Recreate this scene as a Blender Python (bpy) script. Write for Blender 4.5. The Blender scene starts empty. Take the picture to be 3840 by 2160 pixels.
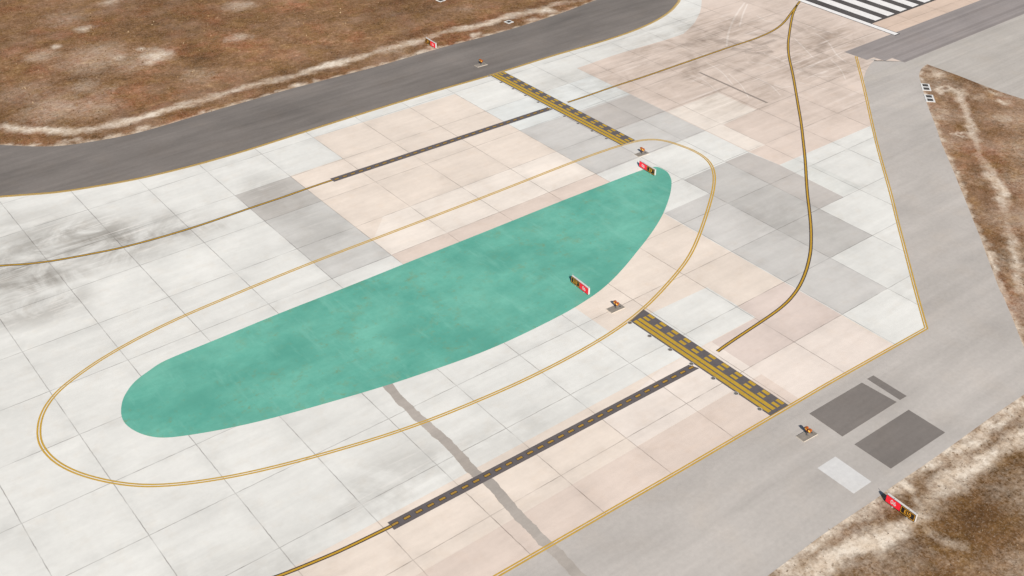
# Airfield taxiway junction seen from above. Units: metres. x runs along the taxiway
# towards the runway, y across it, concrete slabs are 8 m square with joints on multiples of 8.
import bpy, bmesh, math, random
import numpy as np
from mathutils import Vector, Matrix
from mathutils.geometry import tessellate_polygon

NORTH_EDGE=[[-52.97,59.64],[8.4,25.97],[11.77,24.11],[14.47,22.64],[18.58,21.22],[22.69,20.0],[26.71,19.22],[32.01,18.56],[38.63,18.21],[45.79,18.26],[53.87,18.32],[64.27,18.24],[71.85,18.09],[80.09,17.64],[92.97,17.65],[100.88,17.23],[106.49,17.22],[111.66,17.54],[116.15,18.29],[119.67,19.27],[122.87,20.52],[125.5,21.97],[127.32,23.11],[130.51999999999998,27.61],[132.72,33.11],[133.51999999999998,41.11],[133.62,143.11]]
NORTH_GRASS_EDGE=[[-38.59,87.93],[12.99,40.6],[15.01,38.52],[18.09,35.92],[20.39,34.67],[23.37,33.71],[27.84,32.57],[32.01,32.3],[38.54,32.47],[46.05,32.32],[53.57,32.33],[69.67,31.27],[79.8,31.5],[90.07,30.73],[101.16,30.95],[107.54,31.36],[115.34,32.4],[122,33.2],[126,38],[127.5,50],[127.5,160]]
EAST_EDGE=[[131.34,-12.55],[126.87,-16.73],[117.88,-24.98],[110.05,-31.97],[103.75,-37.92],[98.61,-42.92],[92.71,-48.27],[88.3,-52.45],[83.74,-56.67],[79.95,-60.27],[76.97,-63.13]]
SOUTH_EDGE=[[76.97,-63.13],[61.18,-62.56],[41.21,-62.17],[20.37,-61.58],[-69.59,-59.03]]
EAST_ARC=[[133.29,-15.09],[132.03,-15.46],[130.66,-15.9],[129.14,-16.54],[128.08,-17.02],[126.61,-17.81],[125.24,-18.65],[124.0,-19.57],[124.58,-19.22]]
EAST_GRASS_LEFT=[[137.69,-21.52],[136.4,-21.68],[134.54,-22.36],[132.78,-23.4],[131.23,-24.72],[129.42,-26.39],[127.69,-27.77],[125.23,-29.98],[123.4,-31.69],[121.49,-33.55],[119.46,-35.49],[117.59,-37.19],[115.47,-39.1],[110.38,-44.19],[107.2,-47.25],[103.45,-50.91],[100.5,-53.71],[97.88,-56.27],[95.29,-58.65],[92.28,-61.49],[89.16,-64.41],[89.59,-64.1],[85.39,-68.27],[81.97,-71.49],[38.9,-113.26]]
EAST_GRASS_TOP=[[137.69,-21.52],[137.68,-24.31],[137.72,-27.24],[137.54,-30.25],[137.47,-33.13],[137.58,-36.37],[137.9,-38.09],[146.54,-137.72]]
SOUTH_GRASS_EDGE=[[-32.29,-75.26],[37.71,-75.2],[44.94,-75.06],[49.07,-75.19],[52.29,-75.29],[53.91,-75.22],[58.44,-75.37],[64.83,-75.42],[71.26,-75.43],[75.13,-75.57],[195.12,-77.32]]
GREEN=[[77.09,-18.97],[78.62,-19.15],[79.58,-19.42],[79.86,-19.94],[79.88,-20.58],[79.85,-21.28],[79.6,-21.91],[79.24,-22.54],[78.74,-23.26],[78.22,-23.84],[76.36,-25.53],[74.69,-26.8],[72.43,-28.38],[70.11,-29.8],[66.5,-31.66],[63.45,-33.02],[60.52,-34.33],[57.26,-35.61],[54.48,-36.45],[52.12,-36.89],[49.51,-37.23],[46.74,-37.38],[43.93,-37.45],[40.36,-37.45],[36.23,-37.2],[31.71,-36.55],[27.08,-35.83],[19.02,-34.04],[14.63,-32.9],[11.08,-31.73],[7.95,-30.4],[6.15,-29.43],[5.23,-28.55],[4.53,-27.42],[4.09,-26.14],[3.95,-25.07],[4.11,-23.87],[4.64,-22.56],[5.25,-21.54],[5.99,-20.72],[6.85,-19.96],[7.92,-19.38],[8.74,-19.09],[9.91,-18.65],[11.01,-18.41],[16.13,-18.41],[24.11,-18.28],[31.73,-18.47],[40.04,-18.49],[47.92,-18.57],[55.92,-18.63],[64.0,-18.66],[69.05,-18.78]]
ISLAND_LINE=[[1.68,-15.92],[0.7,-16.44],[-0.57,-17.48],[-1.54,-18.59],[-2.25,-19.73],[-2.74,-20.89],[-3.12,-22.0],[-3.31,-23.0],[-3.34,-24.0],[-3.25,-25.3],[-3.0,-26.49],[-2.6,-27.72],[-1.93,-29.18],[-1.18,-30.4],[-0.16,-31.84],[0.91,-33.1],[1.96,-34.11],[3.08,-34.97],[4.53,-35.9],[6.57,-36.97],[8.68,-37.93],[11.43,-38.95],[14.92,-40.0],[18.27,-40.84],[22.38,-41.89],[26.32,-42.5],[28.86,-42.84],[31.84,-43.1],[36.92,-43.54],[39.87,-43.49],[43.35,-43.53],[48.15,-43.26],[50.91,-42.92],[53.64,-42.48],[56.23,-41.85],[59.16,-40.93],[61.76,-39.98],[65.36,-38.65],[67.6,-37.54],[70.44,-35.88],[73.38,-33.94],[76.68,-31.7],[79.19,-29.89],[80.64,-28.87],[82.54,-27.32],[84.15,-25.86],[85.32,-24.47],[86.35,-22.91],[86.82,-21.36],[86.95,-19.75],[86.89,-18.56],[86.65,-17.53],[86.32,-15.41],[85.58,-14.07],[84.51,-13.07],[82.86,-12.4],[80.64,-12.09],[76.52,-11.76],[71.83,-11.67],[66.03,-11.72],[58.87,-11.87],[53.06,-11.79],[47.01,-11.83],[40.34,-11.78],[35.83,-11.67],[30.93,-11.71],[25.78,-11.81],[20.73,-12.15],[16.01,-12.24],[12.02,-12.76],[8.06,-13.58],[4.96,-14.36]]
CL_WEST=[[-49.56,38.14],[3.34,9.84],[5.83,8.28],[8.48,7.09],[11.96,5.98],[15.56,4.99],[19.41,4.4],[23.46,4.03],[27.75,3.91],[32.26,3.93],[36.29,3.84],[41.98,3.88],[43.77,3.82]]
CL_NORTH=[[83.36,2.9],[86.64,2.82],[93.39,2.84],[97.87,2.66],[106.52,2.62],[112.53,2.6],[119.09,2.57],[123.44,2.43],[126.09,2.58],[129.0,2.93],[131.93,3.69],[134.57,4.76],[137.08,5.99],[139.65,7.25],[141.91,8.39],[144.01,9.38]]
CL_EAST=[[141.91,8.39],[139.06,6.68],[136.95,5.29],[133.56,2.81],[130.1,0.2],[127.25,-1.99],[125.05,-3.84],[122.99,-5.71],[120.86,-7.78],[118.47,-10.18],[115.57,-13.0],[111.91,-16.5],[109.04,-19.24],[105.21,-22.91],[101.17,-26.59],[97.06,-30.32],[90.16,-36.31],[87.17,-39.07],[83.8,-42.09],[81.17,-44.27],[79.25,-45.74],[76.75,-47.39],[74.44,-48.71],[72.03,-49.85],[69.4,-50.73],[67.12,-51.17],[64.67,-51.43],[61.88,-51.66],[58.48,-51.94],[56.47,-52.17]]
CL_SOUTH=[[16.66,-51.74],[11.9,-51.44],[9.83,-51.18],[7.55,-50.85],[5.9,-50.54],[4.33,-50.14],[-53.81,-35.33]]
CRACK=[[26.66,-35.63],[26.41,-38.26],[26.41,-39.89],[26.31,-41.16],[26.37,-42.54],[26.37,-43.96],[26.42,-45.41],[26.42,-46.89],[26.26,-48.68],[26.16,-49.92],[26.12,-51.19],[26.35,-52.65],[26.31,-53.87],[26.17,-55.2],[26.03,-56.31],[25.9,-57.59],[25.95,-58.61],[25.82,-59.66],[25.77,-61.13],[25.82,-62.29],[25.77,-63.71],[25.62,-65.37],[25.56,-67.23],[25.49,-69.2]]
PATCH_DARK=[[[56.26,-64.33],[56.12,-68.36],[64.33,-68.5],[64.1,-64.54]],[[56.11,-69.73],[56.08,-73.79],[64.2,-73.99],[64.27,-69.9]],[[64.98,-64.5],[64.83,-68.51],[65.87,-68.56],[65.95,-64.55]]]
PATCH_LIGHT=[[50.89,-69.62],[50.86,-73.68],[53.32,-73.73],[53.41,-69.67]]
GREY_LINE=[[106.57,-1.37],[106.93,-1.59],[106.8,-15.48],[106.39,-15.33]]
FILLET=[[140.0,70.0],[141.04,29.84],[130.46,20.67],[127.96,18.39],[125.64,16.49],[124.11,15.47],[121.49,13.74],[119.21,12.62],[116.28,11.32],[112.13,11.23],[106.38,11.56],[100.56,11.74],[92.71,11.5]]
TRACKS=[[[[14.64,45.85],[16.92,43.81],[19.16,41.64],[22.47,38.32],[24.92,36.78],[27.39,36.7],[29.6,36.86],[32.86,37.05],[36.51,37.01],[40.23,36.98],[44.88,36.88],[49.24,36.81],[53.71,36.74],[58.17,36.44],[64.54,36.06],[68.44,36.4],[73.09,36.58],[76.74,36.22],[80.95,36.2],[85.26,36.18],[90.56,35.84],[94.54,35.47],[98.99,35.58],[102.94,34.94],[105.17,33.61]],0.9,0.95],[[[104.48,34.97],[108.39,35.26],[112.1,34.49],[116.78,34.74]],0.9,0.6],[[[132.64,-30.12],[131.7,-31.19],[128.95,-33.45],[126.44,-35.74],[124.09,-37.49],[121.52,-40.0],[116.07,-45.52],[112.7,-48.73],[108.82,-52.46],[104.21,-56.05],[100.66,-58.71],[97.55,-61.43],[94.34,-63.82],[91.47,-66.21]],0.75,0.8],[[[39.49,-76.6],[41.41,-77.07],[43.49,-77.45],[47.21,-77.97],[51.18,-78.42],[52.83,-78.73],[56.14,-78.32],[60.46,-78.14],[64.2,-78.45],[69.48,-78.95],[74.13,-79.27]],1.0,0.9],[[[38.91,-75.28],[43.7,-75.22],[47.73,-75.52],[52.02,-75.49],[55.09,-75.63],[57.78,-75.83],[63.53,-76.13],[67.94,-76.1],[73.85,-76.34]],0.7,0.8],[[[52.83,-78.73],[52.15,-80.53],[52.43,-81.88],[52.79,-82.54]],0.7,0.42],[[[97.11,-57.25],[94.46,-59.76],[92.1,-62.07],[89.44,-64.63]],0.45,0.9],[[[88.89,-65.02],[86.06,-67.87],[83.44,-70.62]],0.5,0.9],[[[119.34,-38.04],[120.32,-38.14],[121.07,-38.6],[121.19,-39.48],[121.01,-40.12],[120.06,-39.89],[119.45,-39.03],[119.33,-38.16]],0.28,0.8],[[[133.69,-23.79],[135.14,-23.63],[135.71,-25.04],[136.09,-25.97]],1.1,0.6],[[[130.8,-27.78],[131.91,-27.73],[132.63,-28.29],[132.26,-29.22],[131.16,-29.73],[130.27,-29.18],[130.34,-28.33]],0.5,0.85]]
BARE_SPOTS=[[31.54,70.66,1.1,1],[43.03,57.19,2.6,0.9],[41.43,55.04,1.6,0.8],[37.75,59.94,1.8,0.6],[41.69,60.87,0.9,0.8],[38.08,75.11,1.6,0.6],[56.02,55.58,2.2,0.45],[35.89,64.12,5,0.3],[38.57,56.6,5,0.3],[33.42,59.95,6,0.3],[44.61,45.4,4,0.25],[28.25,68.01,3,0.4],[36.85,81.08,5,0.25],[29.28,52.35,3,0.3],[31.08,48.53,3,0.25],[45.92,85.02,2,0.5],[63.99,68.89,3,0.4],[21.52,55.38,6,0.2],[23.02,47.24,6,0.35],[27.61,44.8,5,0.3],[13.94,40.21,0.7,0.9],[16.88,37.66,0.7,0.9],[19.39,35.96,0.8,0.9],[21.68,35.17,0.8,0.8],[25.9,33.42,1.0,0.9],[30.67,32.82,1.2,0.8],[37.74,32.53,0.9,0.9],[54.79,32.48,1.2,0.8],[58.15,32.33,1,0.7],[39.83,33.02,0.8,0.6],[51.49,32.63,0.8,0.6],[79.22,31.81,1.2,0.8],[76.76,31.64,1.2,0.9],[88.77,32.32,1.0,0.9],[104.76,33.12,1.6,0.8],[100.34,31.75,1.4,0.7],[74.16,31.6,1.5,0.5],[73.95,35.92,2.5,0.3],[94.32,42.86,3,0.2],[135.3,-24.72,1.6,0.8],[136.03,-23.03,1.2,0.5],[133.23,-33.57,2,0.35],[121.95,-33.35,0.8,0.9],[122.25,-34.14,0.9,0.6],[124.39,-33.59,1,0.5],[134.87,-36.61,0.8,0.8],[136.47,-34.31,1,0.6],[129.82,-40.04,1.2,0.5],[137.87,-31.75,1,0.5],[110.33,-44.64,0.45,1],[106.29,-48.53,0.45,1],[103.21,-51.45,0.45,0.9],[95.33,-62.41,0.8,0.8],[54.95,-75.73,0.8,1],[67.94,-75.39,2,0.4],[54.08,-77.72,0.8,0.4],[44.31,-76.81,0.9,0.5],[72.92,-76.11,2,0.5],[61.19,-76.98,1.2,0.5],[41.76,-77.87,1.2,0.7]]
DARK_SPOTS=[[48.29,32.45,1.2,1],[45.68,32.44,0.5,0.8],[47.54,51.64,2.4,0.8],[47.26,55.97,2,0.5],[25.76,61.99,5,0.4],[26.75,77.61,8,0.5],[18.13,53.33,4,0.5],[31.14,54.0,5,0.4],[53.01,68.52,8,0.35],[66.42,43.18,0.8,0.9],[49.93,78.15,8,0.3],[48.43,63.69,4,0.4],[16.14,47.09,1.2,0.7],[19.08,38.74,1,0.6],[84.6,33.36,2.4,0.7],[88.25,32.73,2,0.6],[80.68,33.51,1.5,0.6],[94.84,32.14,1.5,0.5],[76.76,31.64,1.0,0.5],[86.39,49.84,5,0.5],[72.52,32.2,1.5,0.5],[66.33,33.01,1.2,0.4],[98.02,34.34,1.0,0.5],[134.9,-22.47,0.5,0.7],[132.62,-25.96,0.4,1],[133.91,-27.43,0.5,0.8],[133.88,-28.96,0.5,0.9],[132.06,-30.28,0.5,0.8],[128.91,-30.21,0.6,0.7],[137.02,-28.28,0.8,0.9],[136.86,-30.35,0.8,0.8],[136.96,-32.88,0.8,0.7],[137.22,-35.5,1,0.6],[132.07,-32.08,0.6,0.9],[131.26,-33.5,0.6,0.7],[120.03,-36.73,0.7,0.8],[122.37,-38.82,0.6,0.8],[119.89,-41.05,0.8,0.6],[117.34,-39.06,0.7,0.6],[132.38,-34.67,1.5,0.4],[132.26,-37.47,1.5,0.4],[111.62,-43.37,0.5,0.9],[109.51,-45.6,0.4,0.8],[107.82,-47.12,0.5,0.9],[101.89,-52.56,0.5,1],[104.88,-49.97,0.5,0.6],[99.38,-55.56,0.4,0.8],[107.8,-49.55,1,0.4],[103.95,-54.45,1,0.4],[92.85,-62.65,0.7,0.8],[102.23,-58.6,0.6,0.4],[48.48,-81.0,2.6,0.9],[48.03,-79.36,1.6,0.8],[50.41,-80.3,1.2,0.7],[56.79,-81.85,2.4,0.8],[54.99,-80.43,1.5,0.6],[58.7,-79.3,1.6,0.6],[50.04,-76.54,1,0.7],[52.9,-77.2,0.9,0.7],[55.13,-77.12,1.0,0.7],[47.19,-76.63,0.8,0.5],[45.7,-76.41,0.8,0.4],[60.53,-76.45,1.2,0.4],[60.01,-82.38,2.4,0.6],[62.51,-80.18,1.8,0.5],[65.0,-79.97,1.4,0.4],[52.58,-83.31,2.5,0.4],[45.98,-75.49,0.6,0.4],[42.66,-76.06,0.8,0.4],[45.1,-78.89,1.5,0.6],[43.44,-78.84,1.5,0.5]]
SCRAPES=[[[[135.57,14.99],[131.18,12.6],[126.58,9.79],[121.99,6.5],[117.93,3.12]],0.35],[[[135.44,14.25],[130.86,11.22],[126.19,7.77]],0.3],[[[129.42,-1.49],[127.9,-4.29],[125.3,-8.87]],0.22],[[[134.0,-2.09],[132.78,-5.56],[129.2,-10.54],[128.11,-13.09]],0.25],[[[120.94,-8.7],[122.73,-10.69],[123.96,-12.84],[125.68,-16.12]],0.2],[[[118.04,-11.91],[119.75,-13.62],[122.32,-15.43]],0.2],[[[115.76,-13.03],[116.67,-15.1],[117.36,-18.08]],0.18],[[[112.35,-11.74],[112.71,-13.25],[114.21,-13.8]],0.2],[[[112.15,-8.46],[111.87,-11.36],[110.18,-14.89]],0.2],[[[120.57,-2.44],[120.83,-4.72],[120.27,-7.65]],0.18],[[[110.51,0.62],[109.64,-3.32],[107.39,-7.87]],0.2],[[[104.81,-0.84],[105.14,-3.63],[103.69,-8.04]],0.18],[[[115.51,-3.28],[117.28,-5.32],[117.66,-8.25]],0.18],[[[124.47,-5.48],[125.36,-7.21],[125.49,-10.04]],0.2],[[[132.3,9.3],[131.83,6.49],[132.98,4.82]],0.25],[[[135.62,1.22],[135.66,-1.87],[137.18,-4.56]],0.2],[[[109.87,-4.78],[108.35,-8.62],[105.7,-12.58]],0.18],[[[127.05,-10.91],[125.24,-14.16],[122.6,-17.23]],0.2]]
SKIDS=[[[[117.94,2.05],[118.76,0.49],[120.55,-0.48],[123.29,-1.2]],0.5],[[[118.4,-0.41],[119.72,-1.78],[122.26,-2.93]],0.35],[[[121.14,0.61],[123.17,0.11],[126.44,0.09]],0.3],[[[113.06,-9.8],[110.65,-13.46],[107.63,-17.56]],0.25]]
CAM_LOC=[-16.3861,-109.8274,70.2618]
CAM_ROT=[[0.784881,-0.6196388,0.0030929],[-0.349775,-0.4471603,-0.8232284],[0.5114873,0.6450545,-0.5677018]]
CAM_F=38.870625
SIGNS=[[[52.094,-77.538,0.0],-1.621,"E10",1,"sign reading 06 then E10 standing on dry grass by the grey shoulder"],[[52.702,-34.836,0.0],-1.6336,"E10",0,"sign reading E10 then 06 standing on the green island"],[[77.704,-19.705,0.0],-1.633,"E9",1,"sign reading 06 then E9 at the far tip of the green island"],[[79.629,33.001,0.0],-1.6243,"E9",0,"sign reading E9 then 06 on dry grass beyond the dark shoulder"]]
GUARDS=[[[53.599,-66.215,0.004],-1.6315,"twin orange guard light on stone plate on the light grey shoulder"],[[53.352,-40.082,0.012],-1.6237,"twin orange guard light on plate on pink concrete beside near E10 sign"],[[80.663,-15.726,0.008],-1.6199,"twin orange guard light on plate between yellow loop and E9 sign"],[[81.513,21.752,0.004],-1.6157,"twin orange guard light on pale plate on the dark asphalt shoulder"]]
PITS=[[[129.95,-26.56,0.004],-0.8394,0.66,1.28,[[0,0.62],[0,-0.62]],"white concrete cable pit with two dark covers, nearer the runway","twin cover cable pits by the grey shoulder",0.36],[[126.95,-29.27,0.004],-0.8268,0.66,1.28,[[0,0.62],[0,-0.62]],"white concrete cable pit with two dark covers, farther from the runway","twin cover cable pits by the grey shoulder",0.36],[[96.39,33.54,0.004],0.0673,0.62,0.62,[[0,0]],"white concrete cable pit with one dark cover beside the dark shoulder","single cover cable pits in the dry field",0.32],[[93.2,49.3,0.004],0.1,0.66,0.66,[[0,0]],"white concrete cable pit with one dark cover farther out in the field","single cover cable pits in the dry field",0.36]]

random.seed(4); rng = np.random.default_rng(11)
scene = bpy.context.scene
col = scene.collection
K = 1.42                                  # photo brightness of a sunlit surface / its albedo
def S(r, g, b, k=K):
    def l(c):
        c /= 255.0
        return c/12.92 if c <= .04045 else ((c+.055)/1.055)**2.4
    return tuple(min(.9, l(c)/k) for c in (r, g, b))

# ---------------------------------------------------------------- node helper
class NT:
    def __init__(s, name):
        s.m = bpy.data.materials.new(name); s.m.use_nodes = True
        s.t = s.m.node_tree; s.n = s.t.nodes; s.l = s.t.links
        s.bsdf = s.n['Principled BSDF']; s.pos = s.n.new('ShaderNodeNewGeometry').outputs['Position']
    def put(s, sock, v):
        if isinstance(v, bpy.types.NodeSocket): s.l.new(v, sock)
        elif isinstance(v, (tuple, list)) and len(v) == 3 and sock.type == 'RGBA': sock.default_value = (*v, 1)
        else: sock.default_value = v
    def math(s, op, a, b=None, c=None, clamp=False):
        n = s.n.new('ShaderNodeMath'); n.operation = op; n.use_clamp = clamp
        for i, v in enumerate((a, b, c)):
            if v is not None: s.put(n.inputs[i], v)
        return n.outputs[0]
    def map(s, v, a, b, c=0., d=1., smooth=False):
        n = s.n.new('ShaderNodeMapRange'); n.clamp = True
        if smooth: n.interpolation_type = 'SMOOTHSTEP'
        for i, x in enumerate((v, a, b, c, d)): s.put(n.inputs[i], x)
        return n.outputs[0]
    def mapping(s, loc=(0, 0, 0), rot=0., scale=(1, 1, 1), vec=None, kind='POINT'):
        n = s.n.new('ShaderNodeMapping'); n.vector_type = kind
        s.l.new(vec or s.pos, n.inputs[0])
        n.inputs['Location'].default_value = loc; n.inputs['Rotation'].default_value = (0, 0, rot); n.inputs['Scale'].default_value = scale
        return n.outputs[0]
    def noise(s, scale, detail=4, rough=.55, vec=None, dist=0.):
        n = s.n.new('ShaderNodeTexNoise'); s.l.new(vec or s.pos, n.inputs['Vector'])
        n.inputs['Scale'].default_value = scale; n.inputs['Detail'].default_value = detail
        n.inputs['Roughness'].default_value = rough; n.inputs['Distortion'].default_value = dist
        return n.outputs['Fac']
    def mix(s, f, a, b, mode='MIX'):
        n = s.n.new('ShaderNodeMix'); n.data_type = 'RGBA'; n.blend_type = mode
        s.put(n.inputs[0], f); s.put(n.inputs[6], a); s.put(n.inputs[7], b)
        return n.outputs[2]
    def scale(s, c, f):
        n = s.n.new('ShaderNodeVectorMath'); n.operation = 'SCALE'
        s.put(n.inputs[0], c) if isinstance(c, bpy.types.NodeSocket) else setattr(n.inputs[0], 'default_value', c)
        s.put(n.inputs['Scale'], f); return n.outputs[0]
    def ramp(s, f, stops):
        n = s.n.new('ShaderNodeValToRGB'); s.l.new(f, n.inputs[0]); e = n.color_ramp.elements
        while len(e) < len(stops): e.new(.5)
        for q, (p, c) in zip(e, stops): q.position = p; q.color = (*c, 1)
        return n.outputs[0]
    def attr(s, name, fac=False):
        n = s.n.new('ShaderNodeAttribute'); n.attribute_name = name
        return n.outputs['Fac' if fac else 'Color']
    def bump(s, h, strength=.3, dist=.02):
        n = s.n.new('ShaderNodeBump'); s.l.new(h, n.inputs['Height'])
        n.inputs['Strength'].default_value = strength; n.inputs['Distance'].default_value = dist
        s.l.new(n.outputs[0], s.bsdf.inputs['Normal'])
    def done(s, colour, rough=.85, metal=0., spec=.2):
        s.put(s.bsdf.inputs['Base Color'], colour); s.put(s.bsdf.inputs['Roughness'], rough)
        s.bsdf.inputs['Metallic'].default_value = metal; s.bsdf.inputs['Specular IOR Level'].default_value = spec
        return s.m

def simple(name, rgb, rough=.7, metal=0., var=.12, scale=3., spec=.25):
    t = NT(name)
    f = t.map(t.noise(scale, 5), .3, .7, 1-var, 1+var*.5)
    return t.done(t.scale(rgb, f), rough, metal, spec)

# ---------------------------------------------------------------- materials
def blob(t, cx, cy, rx, ry, rot, s):
    v = t.mapping((cx, cy, 0), rot, (rx, ry, 1), kind='TEXTURE')
    n = t.n.new('ShaderNodeVectorMath'); n.operation = 'LENGTH'
    m = t.n.new('ShaderNodeVectorMath'); m.operation = 'MULTIPLY'; m.inputs[1].default_value = (1, 1, 0)
    t.l.new(v, m.inputs[0]); t.l.new(m.outputs[0], n.inputs[0])
    return t.map(n.outputs['Value'], .35, 1.05, s, 0., True)

def concrete():
    t = NT('slab_concrete')
    tint = t.attr('tint')
    sx = t.n.new('ShaderNodeSeparateXYZ'); t.l.new(t.pos, sx.inputs[0])
    wob = t.map(t.noise(1.3, 2), .3, .7, -.02, .02)
    dx = t.math('PINGPONG', t.math('ADD', sx.outputs[0], wob), 4.)
    dy = t.math('PINGPONG', t.math('ADD', sx.outputs[1], wob), 4.)
    d = t.math('MINIMUM', dx, dy)
    joint = t.map(d, .022, .06, 1., 0.)
    joint = t.math('MULTIPLY', joint, t.map(t.noise(.35, 3), .32, .6, .15, .72))
    # slab to slab variation
    fl = t.n.new('ShaderNodeVectorMath'); fl.operation = 'FLOOR'
    t.l.new(t.mapping(scale=(.125, .125, 0)), fl.inputs[0])
    wn = t.n.new('ShaderNodeTexWhiteNoise'); wn.noise_dimensions = '2D'; t.l.new(fl.outputs[0], wn.inputs['Vector'])
    slab = t.map(wn.outputs['Value'], 0, 1, .965, 1.02)
    broad = t.map(t.noise(.13, 6, .62), .32, .68, .92, 1.035)
    streak = t.map(t.noise(1., 5, .65, t.mapping(scale=(.10, .75, 1), rot=.12)), .3, .7, .93, 1.035)
    fine = t.map(t.noise(1.7, 7, .7), .3, .7, .965, 1.025)
    edge = t.math('MULTIPLY', t.map(d, 0., 1.7, 1., 0., True), t.map(t.noise(.3, 4, .6), .4, .66))
    f = t.math('MULTIPLY', t.math('MULTIPLY', slab, broad), t.math('MULTIPLY', streak, fine))
    f = t.math('MULTIPLY', f, t.math('SUBTRACT', 1., t.math('MULTIPLY', edge, .10)))
    c = t.scale(tint, f)
    # rust-warm fine discolouration
    c = t.mix(t.map(t.noise(.5, 6, .65), .52, .75, 0, .35), c, t.mix(1., c, (.93, .86, .79), 'MULTIPLY'))
    # tyre rubber and dirt smears with shapes of their own
    smear = None
    for b in STAINS:
        q = blob(t, *b); smear = q if smear is None else t.math('MAXIMUM', smear, q)
    n1 = t.noise(1., 6, .66, t.mapping(scale=(.055, .27, 1), rot=.30), .8)
    n2 = t.noise(1., 5, .6, t.mapping(scale=(.22, .05, 1), rot=.55), .5)
    n3 = t.noise(.16, 6, .68, None, 1.2)
    pat = t.math('ADD', t.math('MULTIPLY', t.map(n1, .38, .62), .5), t.math('MULTIPLY', t.map(n3, .38, .6), .5))
    c = t.mix(t.math('MULTIPLY', smear, t.map(pat, .12, .7, .12, .95)), c, t.mix(1., c, (.54, .52, .50), 'MULTIPLY'))
    # runway-side rubber wear, with pale scrape marks
    wear = None
    for b in WEAR:
        q = blob(t, *b); wear = q if wear is None else t.math('MAXIMUM', wear, q)
    m1 = t.noise(1., 6, .66, t.mapping(scale=(.09, .62, 1), rot=.62), 1.0)
    c = t.mix(t.math('MULTIPLY', wear, t.math('MULTIPLY', t.map(m1, .34, .62, .2, 1.), t.map(n3, .30, .58, .3, 1.))), c, t.mix(1., c, (.60, .57, .54), 'MULTIPLY'))
    for rot, sc, lo in ((-.95, (.035, 1.5, 1), .63), (.25, (.04, 1.7, 1), .64), (-.35, (.03, 1.3, 1), .65), (1.2, (.05, 1.1, 1), .66)):
        sc_ = t.map(t.noise(1., 3, .5, t.mapping(scale=sc, rot=rot), 1.4), lo, lo+.05, 0, .75)
        c = t.mix(t.math('MULTIPLY', sc_, t.math('MULTIPLY', t.math('MAXIMUM', wear, smear), t.map(n2, .36, .56))), c, t.mix(.5, tint, S(246, 236, 226)))
    for b in SCUFFS:
        q = t.math('MULTIPLY', blob(t, *b), t.map(t.noise(1., 5, .7, t.mapping(scale=(.5, .06, 1), rot=b[4]+1.57), .6), .38, .6))
        c = t.mix(q, c, t.mix(1., c, (.62, .60, .58), 'MULTIPLY'))
    c = t.mix(joint, c, t.mix(1., c, (.30, .28, .27), 'MULTIPLY'))
    t.bump(t.math('SUBTRACT', t.noise(9., 6, .7), t.math('MULTIPLY', joint, .8)), .25, .02)
    return t.done(c, .86)

# smears: centre x, y, radius x, radius y, rotation, strength
STAINS = [(12.5, 8.5, 14, 8.5, -.45, 1.), (3.5, 6.5, 9, 8, -.3, 1.), (4, -1, 8, 5, -.2, .7), (20, 6.5, 12, 5.5, -.4, .6), (9, 17, 7, 5, -.1, .4), (36, 4.0, 5, 10, 0, .45),
          (35.8, -8, 5, 8, 0, .3), (1, -52, 14, 9, .1, .35), (20, -47, 9, 5, .2, .4), (30, -49, 12, 4, 0, .3), (88, 6, 10, 9, .2, .35), (83, -40, 9, 10, .5, .25)]
SCUFFS = [(131, -6, 9, 1.2, .55, .7), (116, -4, 10, 1.0, .2, .6), (125, -12, 8, 1.1, -.3, .6), (108, 1, 8, 1.0, .9, .5), (134, 3, 8, 1.2, 1.3, .6), (119.5, 4.5, 9, 1.6, -.75, .9), (113, 7.5, 6, 1.3, -.6, .7), (123.5, 9, 9, 1.5, .3, .6), (127, 2, 7, 1.2, -.9, .5), (17, 7.2, 9, 1.8, -.5, .6), (6, 4, 7, 2.2, -.35, .7), (24, 3.5, 7, 1.5, -.4, .5)]
WEAR = [(112, 4, 29, 16, .1, .85), (128, -8, 22, 13, .3, 1.), (108, -9, 18, 12, .2, .7), (122, 8, 15, 12, 0, 1.), (96, 3, 10, 6, 0, .5), (138, 4, 10, 16, 0, .55), (113, -19, 14, 11, .5, .45)]

def asphalt(name, rgb, mot=.1, rot=0., sc=(.05, .28, 1), fine=.06, sheen=.85):
    t = NT(name)
    a = t.map(t.noise(1., 6, .62, t.mapping(scale=sc, rot=rot), .6), .3, .7, 1-mot, 1+mot*.7)
    ln = t.map(t.noise(1., 4, .6, t.mapping(scale=(sc[0]*.3, sc[1]*4, 1), rot=rot), .2), .3, .7, 1-mot*.5, 1+mot*.4)
    b = t.math('MULTIPLY', ln, t.map(t.noise(2.2, 6, .7), .3, .7, 1-fine, 1+fine))
    c = t.map(t.noise(.09, 5, .6), .3, .7, 1-mot*.8, 1+mot*.5)
    col_ = t.scale(rgb, t.math('MULTIPLY', a, t.math('MULTIPLY', b, c)))
    col_ = t.mix(t.map(t.noise(.25, 5), .5, .72, 0, .3), col_, t.mix(1., col_, (1.05, .99, .92), 'MULTIPLY'))
    t.bump(t.noise(24., 4, .7), .35, .015)
    return t.done(col_, sheen)

def paint(name, rgb, wear_rgb, wear=.35, sc=2.):
    t = NT(name)
    f = t.map(t.noise(sc, 6, .7), .3, .7, .86, 1.06)
    c = t.mix(t.map(t.noise(.7, 6, .7), .5, .74, 0, wear), t.scale(rgb, f), wear_rgb)
    c = t.mix(t.map(t.noise(5., 4, .7), .58, .72, 0, wear*.8), c, wear_rgb)
    t.bump(t.noise(20., 4, .7), .2, .01)
    return t.done(c, .7)

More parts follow.
